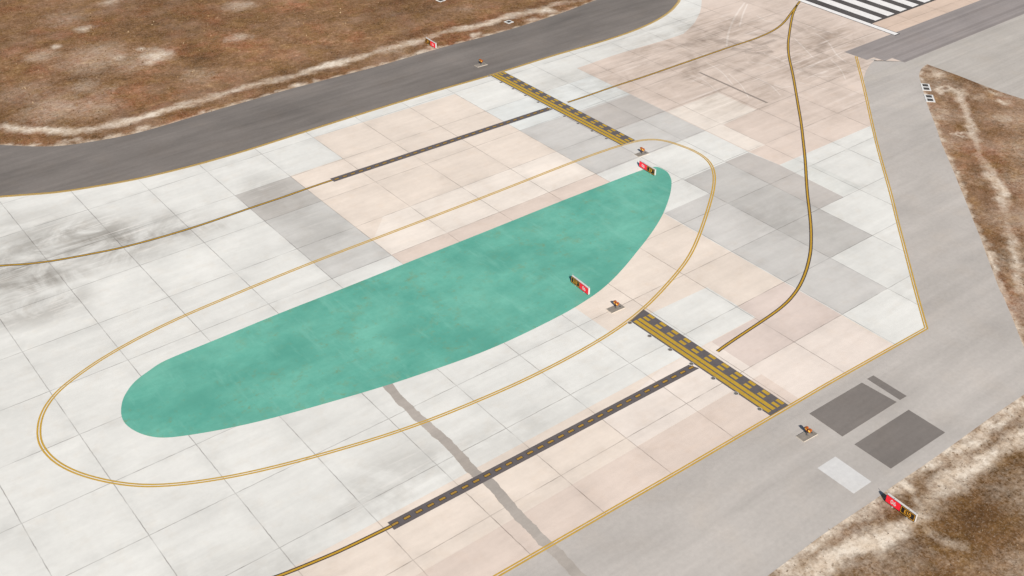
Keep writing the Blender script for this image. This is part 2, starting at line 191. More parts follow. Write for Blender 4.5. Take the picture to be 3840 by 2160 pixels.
def green_paint():
    t = NT('green_surface')
    a = t.noise(.13, 8, .7, None, .15); b = t.noise(1., 6, .66, t.mapping(scale=(.12, .5, 1), rot=.2))
    c = t.mix(t.map(a, .34, .66), S(95, 171, 150), S(121, 192, 169))
    c = t.scale(c, t.map(b, .3, .7, .92, 1.06))
    c = t.scale(c, t.map(t.noise(2.5, 6, .7), .3, .7, .96, 1.04))
    c = t.mix(t.math('MULTIPLY', t.map(t.noise(.45, 8, .78), .52, .68, 0, .6), t.map(t.noise(.07, 2), .42, .58)), c, S(132, 158, 118))
    c = t.mix(t.map(t.noise(.10, 4), .50, .68, 0, .6), c, S(84, 158, 138))
    c = t.mix(t.map(t.noise(1., 5, .7, t.mapping(scale=(.6, .12, 1), rot=.5)), .55, .7, 0, .35), c, S(136, 200, 178))
    c = t.mix(t.math('MULTIPLY', t.map(t.noise(.9, 7, .8), .56, .68), t.map(t.noise(.09, 3), .42, .58, 0, .6)), c, S(122, 146, 108))
    t.bump(t.noise(14., 5, .7), .25, .015)
    return t.done(c, .8)

def grass_ground():
    t = NT('dry_ground')
    bare = t.attr('bare', True); dark = t.attr('dark', True)
    st = lambda n, lo=.33, hi=.67: t.map(n, lo, hi)
    big = st(t.noise(.05, 5, .62, None, .4)); mid = st(t.noise(.42, 7, .7)); fine = st(t.noise(1.5, 7, .78))
    v = t.math('ADD', t.math('MULTIPLY', mid, .32), t.math('ADD', t.math('MULTIPLY', big, .2), t.math('MULTIPLY', fine, .48)))
    c = t.ramp(v, [(.10, S(86, 62, 40)), (.30, S(114, 86, 56)), (.50, S(138, 106, 76)), (.70, S(164, 131, 102)), (.92, S(206, 178, 152))])
    sep = t.n.new('ShaderNodeSeparateXYZ'); t.l.new(t.pos, sep.inputs[0])
    north = t.map(sep.outputs[1], -78, -66, .12, 1.)       # the soil is redder away from the south field
    red = t.mix(1., c, (1.20, .85, .72), 'MULTIPLY'); yel = t.mix(1., c, (1.03, 1.03, .80), 'MULTIPLY')
    c = t.mix(t.math('MULTIPLY', north, t.map(t.noise(.10, 5, .65), .48, .66, 0, .8)), c, red)
    c = t.mix(t.map(t.noise(.27, 5, .65, t.mapping((31, 7, 0))), .46, .64, 0, .9), c, yel)
    c = t.mix(t.math('SUBTRACT', 1., north), c, t.mix(1., c, (.84, .77, .58), 'MULTIPLY'))
    c = t.mix(north, c, t.mix(1., c, (1.02, .94, .86), 'MULTIPLY'))
    dk = t.math('MULTIPLY', dark, t.map(t.noise(.8, 5, .7), .3, .6, .45, 1.))
    c = t.mix(t.math('MULTIPLY', dk, .95), c, t.mix(1., c, (.50, .46, .38), 'MULTIPLY'))
    c = t.mix(t.map(t.noise(1., 6, .66, t.mapping(scale=(.05, .14, 1), rot=.15), .6), .50, .66, 0, .6), c, t.mix(1., c, (.66, .60, .52), 'MULTIPLY'))
    wn = t.math('ADD', t.math('MULTIPLY', t.math('SUBTRACT', t.noise(1.1, 6, .72), .5), 1.9), t.math('MULTIPLY', t.math('SUBTRACT', t.noise(3., 5, .75), .5), 1.5))
    w = t.map(t.math('ADD', bare, t.math('MULTIPLY', wn, t.math('ADD', .10, bare))), (t.math('MULTIPLY_ADD', north, .03, .07)), t.math('MULTIPLY_ADD', north, .3, .70))
    c = t.mix(t.math('MULTIPLY', north, t.map(t.noise(.075, 6, .68, t.mapping((5, 60, 0))), .50, .66, 0, .55)), c, t.mix(.5, c, S(196, 164, 142)))
    chalk = t.mix(t.map(t.noise(.5, 5, .65), .35, .65), S(246, 232, 212), S(222, 200, 174))
    c = t.mix(w, c, chalk)
    c = t.mix(t.map(t.noise(4., 5, .8), .52, .68, 0, .35), c, S(222, 204, 184))
    c = t.mix(t.map(t.noise(3.4, 5, .8, t.mapping((9, 3, 5))), .54, .7, 0, .38), c, S(74, 56, 38))
    t.bump(t.math('ADD', t.noise(3.2, 6, .75), t.math('MULTIPLY', t.noise(.8, 3), .8)), .5, .07)
    return t.done(c, .95, spec=.1)

M = {}
M['concrete'] = concrete()
M['asphalt_dark'] = asphalt('shoulder_asphalt_dark', S(131, 123, 116), .17, .12)
M['asphalt_grey'] = asphalt('shoulder_asphalt_grey', S(196, 188, 179), .11, 1.15, (.06, .22, 1))
M['asphalt_light'] = asphalt('runway_shoulder_asphalt', S(195, 187, 177), .12, -.9, (.03, .35, 1))
M['asphalt_strip'] = asphalt('worn_asphalt', S(160, 151, 146), .13, 0., (.012, .55, 1))
M['asphalt_runway'] = asphalt('runway_asphalt', S(93, 88, 85), .16, 1.57)
M['patch_dark'] = asphalt('patch_asphalt', S(134, 126, 119), .12, .6)
M['patch_light'] = asphalt('patch_concrete', S(222, 219, 214), .05, 1.2)
M['green'] = green_paint()
M['black_paint'] = paint('black_paint', S(106, 99, 98), S(124, 116, 112), .4)
M['black_edge'] = paint('black_border_paint', S(74, 62, 54), S(110, 96, 88), .4)
M['yellow_paint'] = paint('yellow_paint', S(200, 162, 56), S(172, 136, 60), .55)
M['dash_yellow'] = paint('dash_yellow_paint', S(180, 140, 62), S(150, 118, 66), .6)
M['yellow_line'] = paint('yellow_line_paint', S(202, 158, 52), S(186, 146, 70), .45)
M['edge_yellow'] = paint('yellow_edge_paint', S(208, 166, 66), S(206, 180, 110), .45)
M['white_paint'] = paint('white_paint', S(250, 246, 240), S(222, 214, 206), .4)
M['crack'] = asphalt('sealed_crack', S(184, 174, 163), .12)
M['grey_mark'] = asphalt('slot_filler', S(158, 145, 134), .05)
M['ground'] = grass_ground()
M['cabinet'] = simple('sign_cabinet_white', S(222, 216, 210), .55, 0, .08)
M['frame_black'] = simple('sign_black', S(48, 40, 38), .5)
M['sign_red'] = simple('sign_red', (.88, .022, .042), .45, 0, .03)
M['sign_yellow'] = simple('sign_yellow', (.74, .36, .03), .45, 0, .05)
M['sign_white'] = simple('sign_white', S(246, 240, 238), .45, 0, .04)
M['galv'] = simple('galvanised_metal', S(200, 196, 190), .45, .3)
M['post_grey'] = simple('post_grey', S(128, 124, 118), .5, .3)
M['dark_metal'] = simple('dark_metal', S(108, 102, 97), .5, .2)
M['black_metal'] = simple('black_metal', S(48, 44, 42), .5, .3)
M['orange'] = simple('orange_housing', S(180, 92, 30), .4, 0, .15, 6.)
M['orange_dark'] = simple('orange_hood', S(158, 78, 32), .45, 0, .2, 6.)
def amber(name, lit):
    t = NT(name); t.bsdf.inputs['Coat Weight'].default_value = .6
    if lit:
        t.bsdf.inputs['Emission Color'].default_value = (1., .55, .08, 1); t.bsdf.inputs['Emission Strength'].default_value = .6
    return t.done(t.scale(S(255, 190, 56, 1.2), t.map(t.noise(20., 2), .3, .7, .85, 1.05)), .2, 0., .5)
M['amber'] = amber('amber_lens', False); M['amber_lit'] = amber('lit_amber_lens', True)
M['slab'] = asphalt('plate_concrete', S(150, 141, 130), .12, .4, (.8, 2.5, 1), .12)
M['seal'] = simple('sealing_compound', S(206, 200, 192), .7)
M['lens_grey'] = simple('dull_lens', S(120, 114, 108), .3)
M['slab_edge'] = simple('plate_edge', S(222, 210, 194), .7)
M['pit_white'] = paint('pit_white', S(238, 236, 230), S(206, 200, 190), .5)
M['pit_cover'] = simple('pit_cover', S(80, 75, 70), .7)
def tuft_mat():
    t = NT('dry_grass'); return t.done(t.attr('tint'), .9, spec=.1)
M['tuft'] = tuft_mat()

# ---------------------------------------------------------------- geometry helpers
def catmull(pts, n=6, closed=False):
    p = np.array(pts, float)
    if len(p) < 3: return p
    q = np.vstack([p[-1], p, p[0], p[1]]) if closed else np.vstack([2*p[0]-p[1], p, 2*p[-1]-p[-2]])
    out = []
    for i in range(1, len(q)-2):
        a, b, c, d = q[i-1], q[i], q[i+1], q[i+2]
        ta, tb, tc = np.linalg.norm(b-a)**.5+1e-6, np.linalg.norm(c-b)**.5+1e-6, np.linalg.norm(d-c)**.5+1e-6
        m1 = (c-b) + tb*((b-a)/ta-(c-a)/(ta+tb)); m2 = (c-b) + tb*((d-c)/tc-(d-b)/(tb+tc))
        for k in range(n):
            s = k/n
            out.append((2*s**3-3*s**2+1)*b+(s**3-2*s**2+s)*m1+(-2*s**3+3*s**2)*c+(s**3-s**2)*m2)
    if not closed: out.append(p[-1])
    return np.array(out)

def resmooth(pts, it=4, closed=False):
    p = np.array(pts, float)
    for _ in range(it):
        q = p.copy()
        if closed: q = .5*p+.25*(np.roll(p, 1, 0)+np.roll(p, -1, 0))
        else: q[1:-1] = .5*p[1:-1]+.25*(p[:-2]+p[2:])
        p = q
    return p

class Sheet:
    """flat painted or paved sheets gathered into one mesh"""
    def __init__(s): s.v = []; s.f = []; s.m = []; s.t = []
    def poly(s, pts, z, m=0, tint=None):
        pts = [(float(x), float(y)) for x, y in pts]
        area = sum(a[0]*b[1]-b[0]*a[1] for a, b in zip(pts, pts[1:]+pts[:1]))
        if area < 0: pts = pts[::-1]
        o = len(s.v); s.v += [(x, y, z) for x, y in pts]
        if len(pts) <= 4:
            tris = [tuple(range(len(pts)))]
        else:
            tris = tessellate_polygon([[Vector((x, y, 0)) for x, y in pts]])
        for tr in tris:
            tr = list(tr)
            a, b, c = (pts[i] for i in tr[:3])
            if len(tr) == 3 and (b[0]-a[0])*(c[1]-a[1])-(b[1]-a[1])*(c[0]-a[0]) < 0: tr.reverse()
            s.f.append([o+i for i in tr]); s.m.append(m); s.t.append(tint)
        return s
    def ribbon(s, pts, off, width, z, m=0, closed=False):
        p = np.array(pts, float)
        d = (np.roll(p, -1, 0)-np.roll(p, 1, 0)) if closed else np.gradient(p, axis=0)
        d /= np.linalg.norm(d, axis=1)[:, None]; nrm = np.c_[-d[:, 1], d[:, 0]]
        a, b = p+nrm*(off-width/2), p+nrm*(off+width/2)
        o = len(s.v); n = len(p)
        s.v += [(x, y, z) for x, y in a]+[(x, y, z) for x, y in b]
        for i in range(n if closed else n-1):
            j = (i+1) % n
            s.f.append([o+i, o+j, o+n+j, o+n+i]); s.m.append(m); s.t.append(None)
        return s
    def build(s, name, mats, label=None):
        me = bpy.data.meshes.new(name); me.from_pydata(s.v, [], s.f)
        for m in mats: me.materials.append(m)
        me.polygons.foreach_set('material_index', s.m)
        if any(t is not None for t in s.t):
            ca = me.color_attributes.new('tint', 'FLOAT_COLOR', 'CORNER')
            cols = []
            for f, t in zip(s.f, s.t): cols += [(*(t or (1, 1, 1)), 1.)]*len(f)
            ca.data.foreach_set('color', np.array(cols, np.float32).ravel())
        me.validate(); me.update()
        o = bpy.data.objects.new(name, me); col.objects.link(o); o['kind'] = 'structure'
        if label: o['label'] = label
        return o

def inside(px, py, poly):
    r = np.zeros(px.shape, bool); p = np.array(poly)
    for (x1, y1), (x2, y2) in zip(p, np.roll(p, -1, 0)):
        c = (y1 > py) != (y2 > py)
        r ^= c & (px < (x2-x1)*(py-y1)/((y2-y1) if y2 != y1 else 1e-9)+x1)
    return r

def seg_dist(px, py, line):
    d = np.full(px.shape, 1e9)
    for (x1, y1), (x2, y2) in zip(line[:-1], line[1:]):
        vx, vy = x2-x1, y2-y1; L = vx*vx+vy*vy+1e-9
        t = np.clip(((px-x1)*vx+(py-y1)*vy)/L, 0, 1)
        d = np.minimum(d, np.hypot(px-x1-t*vx, py-y1-t*vy))
    return d

# ---------------------------------------------------------------- outlines
north_edge = resmooth(catmull(NORTH_EDGE, 6), 6)
north_grass = resmooth(catmull(NORTH_GRASS_EDGE, 6), 6)
south_grass = resmooth(catmull(SOUTH_GRASS_EDGE, 5), 4)
east_left = resmooth(catmull(EAST_GRASS_LEFT, 4), 3)
east_top = resmooth(catmull(EAST_GRASS_TOP, 4), 3)
green = resmooth(catmull(GREEN, 5, True), 6, True)
island = resmooth(catmull(ISLAND_LINE, 6, True), 40, True)
corner = EAST_EDGE[-1]

# ---------------------------------------------------------------- ground with bare tracks
WOB = [(.30, .9, .5, .3), (.22, -1.7, 1.3, 2.), (.14, 2.9, -2.3, 4.), (.09, 5.1, 4.3, 1.), (.25, .21, -.33, 5.)]
def bare_dark(px, py):
    bare = np.zeros(px.shape); dark = np.zeros(px.shape)
    ph = WOB; px0, py0 = px, py
    wx = sum(a*np.sin(px0*fx+py0*fy+p) for a, fx, fy, p in ph); wy = sum(a*np.sin(px0*fy-py0*fx+p*1.7) for a, fx, fy, p in ph)
    px, py = px0+wx, py0+wy
    amp = .72+.35*np.sin(px0*.31+py0*.17+1.)*np.sin(py0*.23-px0*.11)
    for line, w, s in TRACKS:
        d = seg_dist(px, py, line)
        bare = np.maximum(bare, s*amp*np.exp(-(d/(w*1.15))**2))
        dark = np.maximum(dark, .55*np.exp(-((d-w*2.2)/(w*1.2))**2))
    for x, y, r, s in BARE_SPOTS: bare = np.maximum(bare, s*np.exp(-((px-x)**2+(py-y)**2)/r**2))
    for x, y, r, s in DARK_SPOTS: dark = np.maximum(dark, s*np.exp(-((px-x)**2+(py-y)**2)/(r*1.3)**2))
    px, py = px0+.5*wx, py0+.5*wy
    for e, w in ((north_grass, .55), (east_left, .5), (south_grass, .6)):
        d = seg_dist(px, py, [tuple(q) for q in e[::3]])
        bare = np.maximum(bare, (.35+.4*np.sin(px0*1.1+py0*.6)**2)*np.exp(-(d/w)**2))
    bare = np.maximum(bare, np.where(py0 < -15, np.where(py0 < -72, .10, .17)+.14*np.sin(px0*.37)*np.sin(py0*.41+px0*.12), .04))
    return bare, dark

def make_ground():
    xs = np.concatenate([[-4000, -800, -200, -90], np.arange(-50, 28, .8), np.arange(28, 142, .4), np.arange(142, 200.1, .8), [240, 320, 900, 4000]])
    ys = np.concatenate([[-4000, -800, -250, -150], np.arange(-110, -15, .4), np.arange(-15, 30, 1.), np.arange(30, 60, .5), np.arange(60, 120.1, 1.), [150, 220, 900, 4000]])
    X, Y = np.meshgrid(xs, ys); nx, ny = len(xs), len(ys)
    b, d = bare_dark(X.ravel(), Y.ravel())
    co = np.c_[X.ravel(), Y.ravel(), np.zeros(X.size)]
    i = np.arange((ny-1)*nx).reshape(ny-1, nx)[:, :-1].ravel()
    me = bpy.data.meshes.new('ground')
    me.from_pydata(co.tolist(), [], np.c_[i, i+1, i+nx+1, i+nx].tolist())
    for n, a in (('bare', b), ('dark', d)):
        at = me.attributes.new(n, 'FLOAT', 'POINT'); at.data.foreach_set('value', a.astype(np.float32))
    me.materials.append(M['ground'])
    o = bpy.data.objects.new('ground', me); col.objects.link(o); o['kind'] = 'structure'
make_ground()

NORTH_FIELD = [tuple(q) for q in north_grass]+[(127.5, 200), (-100, 200)]
EAST_FIELD = [tuple(q) for q in east_left[::-1]]+[tuple(q) for q in east_top[1:]]
SOUTH_FIELD = [tuple(q) for q in south_grass]+[(200, -200), (-60, -200)]

def make_tufts():
    V, F, C = [], [], []
    def scatter(poly, box, n, h0, h1, blades):
        x = rng.uniform(box[0], box[1], n); y = rng.uniform(box[2], box[3], n)
        k = inside(x, y, poly); x, y = x[k], y[k]
        b, d = bare_dark(x, y)
        k = rng.uniform(size=x.size) > b*1.1; x, y, d = x[k], y[k], d[k]
        for a, c, dd in zip(x, y, d):
            h = rng.uniform(h0, h1); base = rng.choice(4, p=[.4, .3, .2, .1])
            rgb = np.array([S(160, 130, 92), S(136, 104, 68), S(100, 74, 46), S(196, 170, 134)][base])*rng.uniform(.75, 1.15)*(1-.4*dd)
            for _ in range(blades):
                an = rng.uniform(0, 6.283); l = rng.uniform(.35, .9)*h; w = h*rng.uniform(.10, .2); hh = h*rng.uniform(.55, 1)
                ox, oy = a+rng.normal(0, h*.3), c+rng.normal(0, h*.3); cx, sy = math.cos(an), math.sin(an)
                o = len(V)
                V.extend([(ox-sy*w, oy+cx*w, 0), (ox+sy*w, oy-cx*w, 0), (ox+cx*l, oy+sy*l, hh)])
                F.append((o, o+1, o+2)); C.append(rgb)
    scatter(NORTH_FIELD, (-15, 128, 31, 115), 9000, .10, .28, 4)
    scatter(EAST_FIELD, (60, 175, -90, -18), 8000, .07, .2, 4)
    scatter(SOUTH_FIELD, (30, 95, -100, -75), 6000, .05, .15, 5)
    me = bpy.data.meshes.new('grass'); me.from_pydata(V, [], F)
    ca = me.color_attributes.new('tint', 'FLOAT_COLOR', 'CORNER')
    cc = np.repeat(np.c_[np.array(C), np.ones(len(C))], 3, 0).astype(np.float32); ca.data.foreach_set('color', cc.ravel())
    me.materials.append(M['tuft'])
    o = bpy.data.objects.new('grass', me); col.objects.link(o)
    o['kind'] = 'stuff'; o['label'] = 'short dry brown grass tufts growing on the bare ground'; o['category'] = 'grass'
make_tufts()

# ---------------------------------------------------------------- paved surfaces
Z1, Z2, Z3, Z4, Z5, Z6, Z7 = .004, .008, .012, .016, .020, .024, .028
Sheet().poly([tuple(q) for q in north_grass]+[(133.8, 160)]+[tuple(q) for q in (north_edge+np.array([.0, -.5]))[::-1]], Z1).build('north_shoulder', [M['asphalt_dark']], 'dark grey asphalt shoulder between dry field and pale taxiway')
ring = [tuple(q) for q in south_grass]+[(200, -75), (330, -120)]+[tuple(q) for q in east_left[::-1]]+[tuple(q) for q in east_top[1:]]
ring += [(300, -16), (134, -12), (118, -19), (100, -30), (70, -50), (-70, -50)]
Sheet().poly(ring, Z1).build('south_shoulder', [M['asphalt_grey']], 'light grey asphalt shoulder below the pale taxiway')

WHITE, PINK, PINK2, PALE, GREY, GREY2, COOL, TAN, LITE = S(239, 236, 227), S(244, 228, 211), S(236, 217, 201), S(249, 236, 221), S(218, 213, 205), S(206, 198, 189), S(238, 238, 231), S(228, 203, 182), S(232, 230, 221)
def c8(*p): return [(x*8, y*8) for x, y in p]
ap = Sheet()
EAST_ARC = [tuple(q) for q in EAST_ARC]; EAST_EDGE = [tuple(q) for q in EAST_EDGE]; SOUTH_EDGE = [tuple(q) for q in SOUTH_EDGE]
east_run = EAST_ARC+[q for q in EAST_EDGE if q[1] < EAST_ARC[-1][1]-1]
def sy(x): return float(np.interp(x, [q[0] for q in SOUTH_EDGE[::-1]], [q[1] for q in SOUTH_EDGE[::-1]]))
def south_run(x0, x1): return [(x0, sy(x0))]+[q for q in SOUTH_EDGE if x1 < q[0] < x0]+[(x1, sy(x1))]
outer = [tuple(q) for q in north_edge]+[(330, 180), (330, -18.85), (136, -18.85), (131.5, -14.6)]+east_run+SOUTH_EDGE[1:]
outer += [(-90, SOUTH_EDGE[-1][1])]
ap.poly(outer, Z2, tint=WHITE)
# cool white slabs near the far hold line
ap.poly(c8((9, 1), (10.02, 1), (10.02, .98), (11.58, .98), (11.58, -.08), (9, 0)), Z3, tint=COOL)
# pink slabs of the north lane
ap.poly(c8((6, 2), (9, 1.94), (9, -3.6), (5.0, -3.6), (5.0, 1.02), (6, 1.02)), Z3, tint=PINK)
ap.poly(c8((6.5, -1.0), (9, -1.0), (9, -2.0), (5.0, -2.0), (5, -1.5), (5.5, -1.0)), Z4, tint=PALE)
ap.poly(c8((5, -2), (9, -2), (9, -2.6), (5, -2.6)), Z4, tint=PINK2)
# grey slabs west of them and in the middle
ap.poly(c8((4, 1), (5, 1), (5, 0), (4, 0)), Z3, tint=S(209, 203, 194)).poly(c8((4, 0), (5, 0), (5, -1), (4, -1)), Z3, tint=S(215, 211, 203)).poly(c8((4, -1), (5, -1), (5, -2.02), (4, -2.0)), Z3, tint=S(221, 217, 209))
ap.poly(c8((9, 0), (11.58, -.08), (11.58, -2.03), (9, -2.03)), Z3, tint=GREY)
ap.poly(c8((10, -.1), (11.58, -.12), (11.58, -1.03), (10, -1.03)), Z4, tint=GREY2)
# pink concrete on the runway side
pr = [tuple(q) for q in FILLET]+c8((11.59, 1.44), (11.58, -3.04), (11.63, -3.66), (14.09, -3.69))+[q for q in east_run if q[1] > -29.6][::-1]+[(131.5, -14.6), (136, -18.85), (330, -18.85), (330, 70)]
ap.poly(pr, Z3, tint=PINK2)
ap.poly([(145, -5.3), (330, -5.3), (330, -18.8), (137, -18.8), (137, -11), (145, -11)], Z3+.002, tint=TAN)
ap.poly(c8((11.6, -1.05), (12.94, -1.05), (12.94, -2.0), (12, -2.05), (12, -3.03), (11.6, -3.03)), Z4, tint=PALE)
# dark grey slabs beside the curved centreline
ap.poly(c8((11, -3.03), (11.56, -3.04), (11.63, -3.66), (11.6, -5.0), (11, -5.0)), Z3, tint=GREY2)
ap.poly(c8((10, -3.04), (11, -3.04), (11, -6), (10, -6)), Z3, tint=S(207, 202, 194))
ap.poly(c8((9, -3.6), (10, -3.6), (10, -7), (9, -7)), Z3, tint=GREY)
ap.poly(c8((11.64, -3.67), (12.1, -3.67), (12.1, -4.98), (11.61, -4.98)), Z3, tint=LITE)
# pink concrete of the south lane, open round the white slabs at the near hold line
ps = c8((-9, -6.31), (7.15, -6.32), (8.03, -6.32), (8.03, -5.42), (6.25, -5.36), (6.24, -3.4), (8.98, -3.4))
ap.poly(ps+south_run(71.84, -70), Z3, tint=PINK)
ap.poly([(-70, -57.5), (71.6, -57.5)]+south_run(71.6, -70), Z4, tint=PINK2)
ap.poly(c8((8.02, -6), (8.98, -6), (8.98, -7.0), (7.15, -7.0), (7.15, -6.33), (8.02, -6.33)), Z4+.002, tint=S(230, 212, 199))
ap.poly(c8((7.15, -7.0), (8.95, -7.0), (8.95, -7.83), (7.15, -7.79)), Z4+.002, tint=S(243, 228, 214))
ap.poly(c8((6.2, -6.34), (7.15, -6.34), (7.15, -7.18), (5, -7.18), (5, -6.6)), Z4, tint=S(246, 232, 218))
for k, (line, wd) in enumerate(SCRAPES):
    p = catmull(line, 8); ap.ribbon(p, 0, wd, Z4+.002+.0002*k)
    ap.t[-(len(p)-1):] = [S(249, 234, 220)]*(len(p)-1)
for k, (line, wd) in enumerate(SKIDS[:3]):
    for off in (-wd, 0, wd*.8):
        p = catmull(line, 8); ap.ribbon(p, off, wd*.55, Z4+.001+.0002*k)
        ap.t[-(len(p)-1):] = [S(205, 188, 174)]*(len(p)-1)
ap.build('taxiway_apron', [M['concrete']], 'pale concrete taxiway laid in large square slabs')

Sheet().poly([tuple(q) for q in green], Z6).build('green_island', [M['green']], 'long green painted island between the two taxi lanes')

# resealed wandering crack from the green island down over the south shoulder
def crack():
    p = catmull(CRACK, 14); d = np.gradient(p, axis=0); d /= np.linalg.norm(d, axis=1)[:, None]; n = np.c_[-d[:, 1], d[:, 0]]
    def wob(k):
        r = np.interp(np.arange(len(p)), np.arange(0, len(p)+6, 4), rng.normal(0, .04, len(np.arange(0, len(p)+6, 4))))+rng.normal(0, .012, len(p))
        return r
    L, Rr = p+n*(.5+wob(0))[:, None], p-n*(.5+wob(1))[:, None]
    s = Sheet(); o = 0; k = len(p)
    s.v = [(x, y, Z5+.002) for x, y in L]+[(x, y, Z5+.002) for x, y in Rr]
    s.f = [[i+k, i+k+1, i+1, i] for i in range(k-1)]; s.m = [0]*(k-1); s.t = [None]*(k-1)
    return s
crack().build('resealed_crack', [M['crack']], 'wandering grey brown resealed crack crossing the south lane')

s = Sheet()
for q in PATCH_DARK: s.poly(q, Z3)
s.build('dark_asphalt_patches', [M['patch_dark']], 'dark rectangular asphalt patches on the grey shoulder')
Sheet().poly(PATCH_LIGHT, Z3).build('light_concrete_patch', [M['patch_light']], 'light rectangular patch on the grey shoulder beside the dark ones')
Sheet().poly(GREY_LINE, Z6).build('slot_line', [M['grey_mark']], 'thin straight grey filled slot in the pink concrete')

# runway end at the top: side paving, worn strip, dark runway with threshold stripes
Sheet().poly([(138.5, -19.0), (330, -19.0), (330, -60)]+[tuple(q) for q in east_top[::-1] if q[0] > 101]+[(112, -18)], Z2+.002).build('runway_shoulder', [M['asphalt_light']], 'light grey paved area between worn strip and dry field')
st = Sheet()
st.poly([(131.3, -10.25), (330, -10.45), (330, -14.5), (131.5, -14.56)], Z5)
st.poly([(133.1, -12.4), (330, -12.5), (330, -16.5), (133.45, -16.57)], Z5-.002)
st.poly([(135.2, -14.6), (330, -14.6), (330, -18.8), (135.45, -18.89)], Z5-.004)
for y0, y1 in ((-13.2, -12.5), (-16.9, -16.2), (-18.7, -18.2)):
    st.poly([(135.8, y0), (330, y0), (330, y1), (135.8, y1)], Z6-.002, 1)
st.build('worn_asphalt_strip', [M['asphalt_strip'], asphalt('strip_seam_asphalt', S(151, 142, 137), .12, 0., (.012, .55, 1))], 'worn grey asphalt strip with stepped end beside the runway')
Sheet().poly([(145.0, 90), (145.1, -5.33), (330, -5.33), (330, 90)], Z5).build('runway', [M['asphalt_runway']], 'dark asphalt runway end')
s = Sheet()
for x0, x1 in ((146.77, 148.67), (150.3, 152.25), (153.9, 155.85), (157.5, 159.4), (161.1, 163.0), (164.7, 166.6), (168.3, 170.2), (171.9, 173.8), (175.5, 177.4)):
    s.poly([(x0+.25, 26), (x0, -4.83), (x1, -4.81), (x1+.25, 26)], Z6)
s.build('threshold_stripes', [M['white_paint']], 'white threshold stripes on the dark runway')
s = Sheet()
s.poly([(143.9+.55, 90), (143.74, -11.1), (145.1, -11.1), (145.1+.55, 90)], Z6, 1)
s.poly([(144.04+.55, 90), (143.88, -10.9), (144.96, -10.9), (144.96+.55, 90)], Z7, 0)
s.build('runway_edge_stripe', [M['white_paint'], M['frame_black']], 'long white runway edge stripe with thin black border')

# ---------------------------------------------------------------- painted lines
def double_line(name, pts, label, closed=False, w=.17, gap=.27):
    s = Sheet(); p = pts if isinstance(pts, np.ndarray) else catmull(pts, 6)
    s.ribbon(p, -gap/2, w, Z6, 0, closed); s.ribbon(p, gap/2, w, Z6, 0, closed)
    return s.build(name, [M['edge_yellow']], label)
double_line('yellow_edge_line', north_edge, 'double yellow edge line along the dark north shoulder')
ce = list(EAST_EDGE); cs_ = list(SOUTH_EDGE)
cpts = np.vstack([resmooth(catmull(ce, 4), 8), np.array(cs_[1:])])
s = Sheet()
for off in (-.13, .13):
    p = cpts; d1 = np.diff(p, axis=0); d1 /= np.linalg.norm(d1, axis=1)[:, None]
    q = []
    for i in range(len(p)):
        a = d1[max(i-1, 0)]; b = d1[min(i, len(d1)-1)]
        na, nb = np.array([-a[1], a[0]]), np.array([-b[1], b[0]]); m = na+nb; m /= np.linalg.norm(m)
        q.append((m, 1/max(.35, m@na)))
    L = np.array([p[i]+q[i][0]*q[i][1]*(off-.075) for i in range(len(p))]); Rr = np.array([p[i]+q[i][0]*q[i][1]*(off+.075) for i in range(len(p))])
    o = len(s.v); k = len(p)
    s.v += [(x, y, Z6) for x, y in L]+[(x, y, Z6) for x, y in Rr]
    s.f += [[o+i, o+i+1, o+k+i+1, o+k+i] for i in range(k-1)]; s.m += [0]*(k-1); s.t += [None]*(k-1)
s.build('yellow_edge_line', [M['edge_yellow']], 'double yellow edge line with a sharp corner along the grey shoulder')
double_line('yellow_island_line', island, 'double yellow line looping round the green island', True)

def centreline(pts, label, n=8, it=8):
    p = resmooth(catmull(pts, n), it); s = Sheet()
    s.ribbon(p, 0, .42, Z6, 1); s.ribbon(p, 0, .2, Z7, 0)
    s.build('taxi_centreline', [M['yellow_line'], M['black_edge']], label)
centreline(CL_WEST, 'yellow taxi centreline with black border entering from the west')
centreline(CL_NORTH, 'yellow taxi centreline leading from the far hold line to the runway')
centreline(CL_EAST, 'yellow taxi centreline sweeping from the runway to the near hold line')
centreline(CL_SOUTH, 'yellow taxi centreline meeting the near dashed strip')

def dashed_strip(a, b, d0, d1, label, skew=0.):
    a, b, d0, d1 = (np.array(q, float) for q in (a, b, d0, d1))
    u = (b-a)/np.linalg.norm(b-a); n = np.array([-u[1], u[0]]); s = Sheet()
    s.poly([a+n*.53, a-n*.53, b-n*.53+u*skew, b+n*.53-u*skew], Z6+.002, 1)
    for k in range(30):
        c = d0+(d1-d0)*k/29
        for hw, hl, z, m in ((.17, .35, Z7, 2), (.115, .31, Z7+.004, 0)):
            s.poly([c-u*hl-n*hw, c+u*hl-n*hw, c+u*hl+n*hw, c-u*hl+n*hw], z, m)
    s.build('dashed_centre_strip', [M['dash_yellow'], M['black_paint'], M['frame_black']], label)
dashed_strip((43.76, 3.81), (79.93, 2.93), (44.43, 3.75), (79.69, 2.98), 'black strip with short yellow dashes ending at the far hold line')
dashed_strip((16.6, -51.72), (52.75, -52.42), (17.04, -51.71), (52.41, -52.38), 'black strip with short yellow dashes ending at the near hold line', .25)

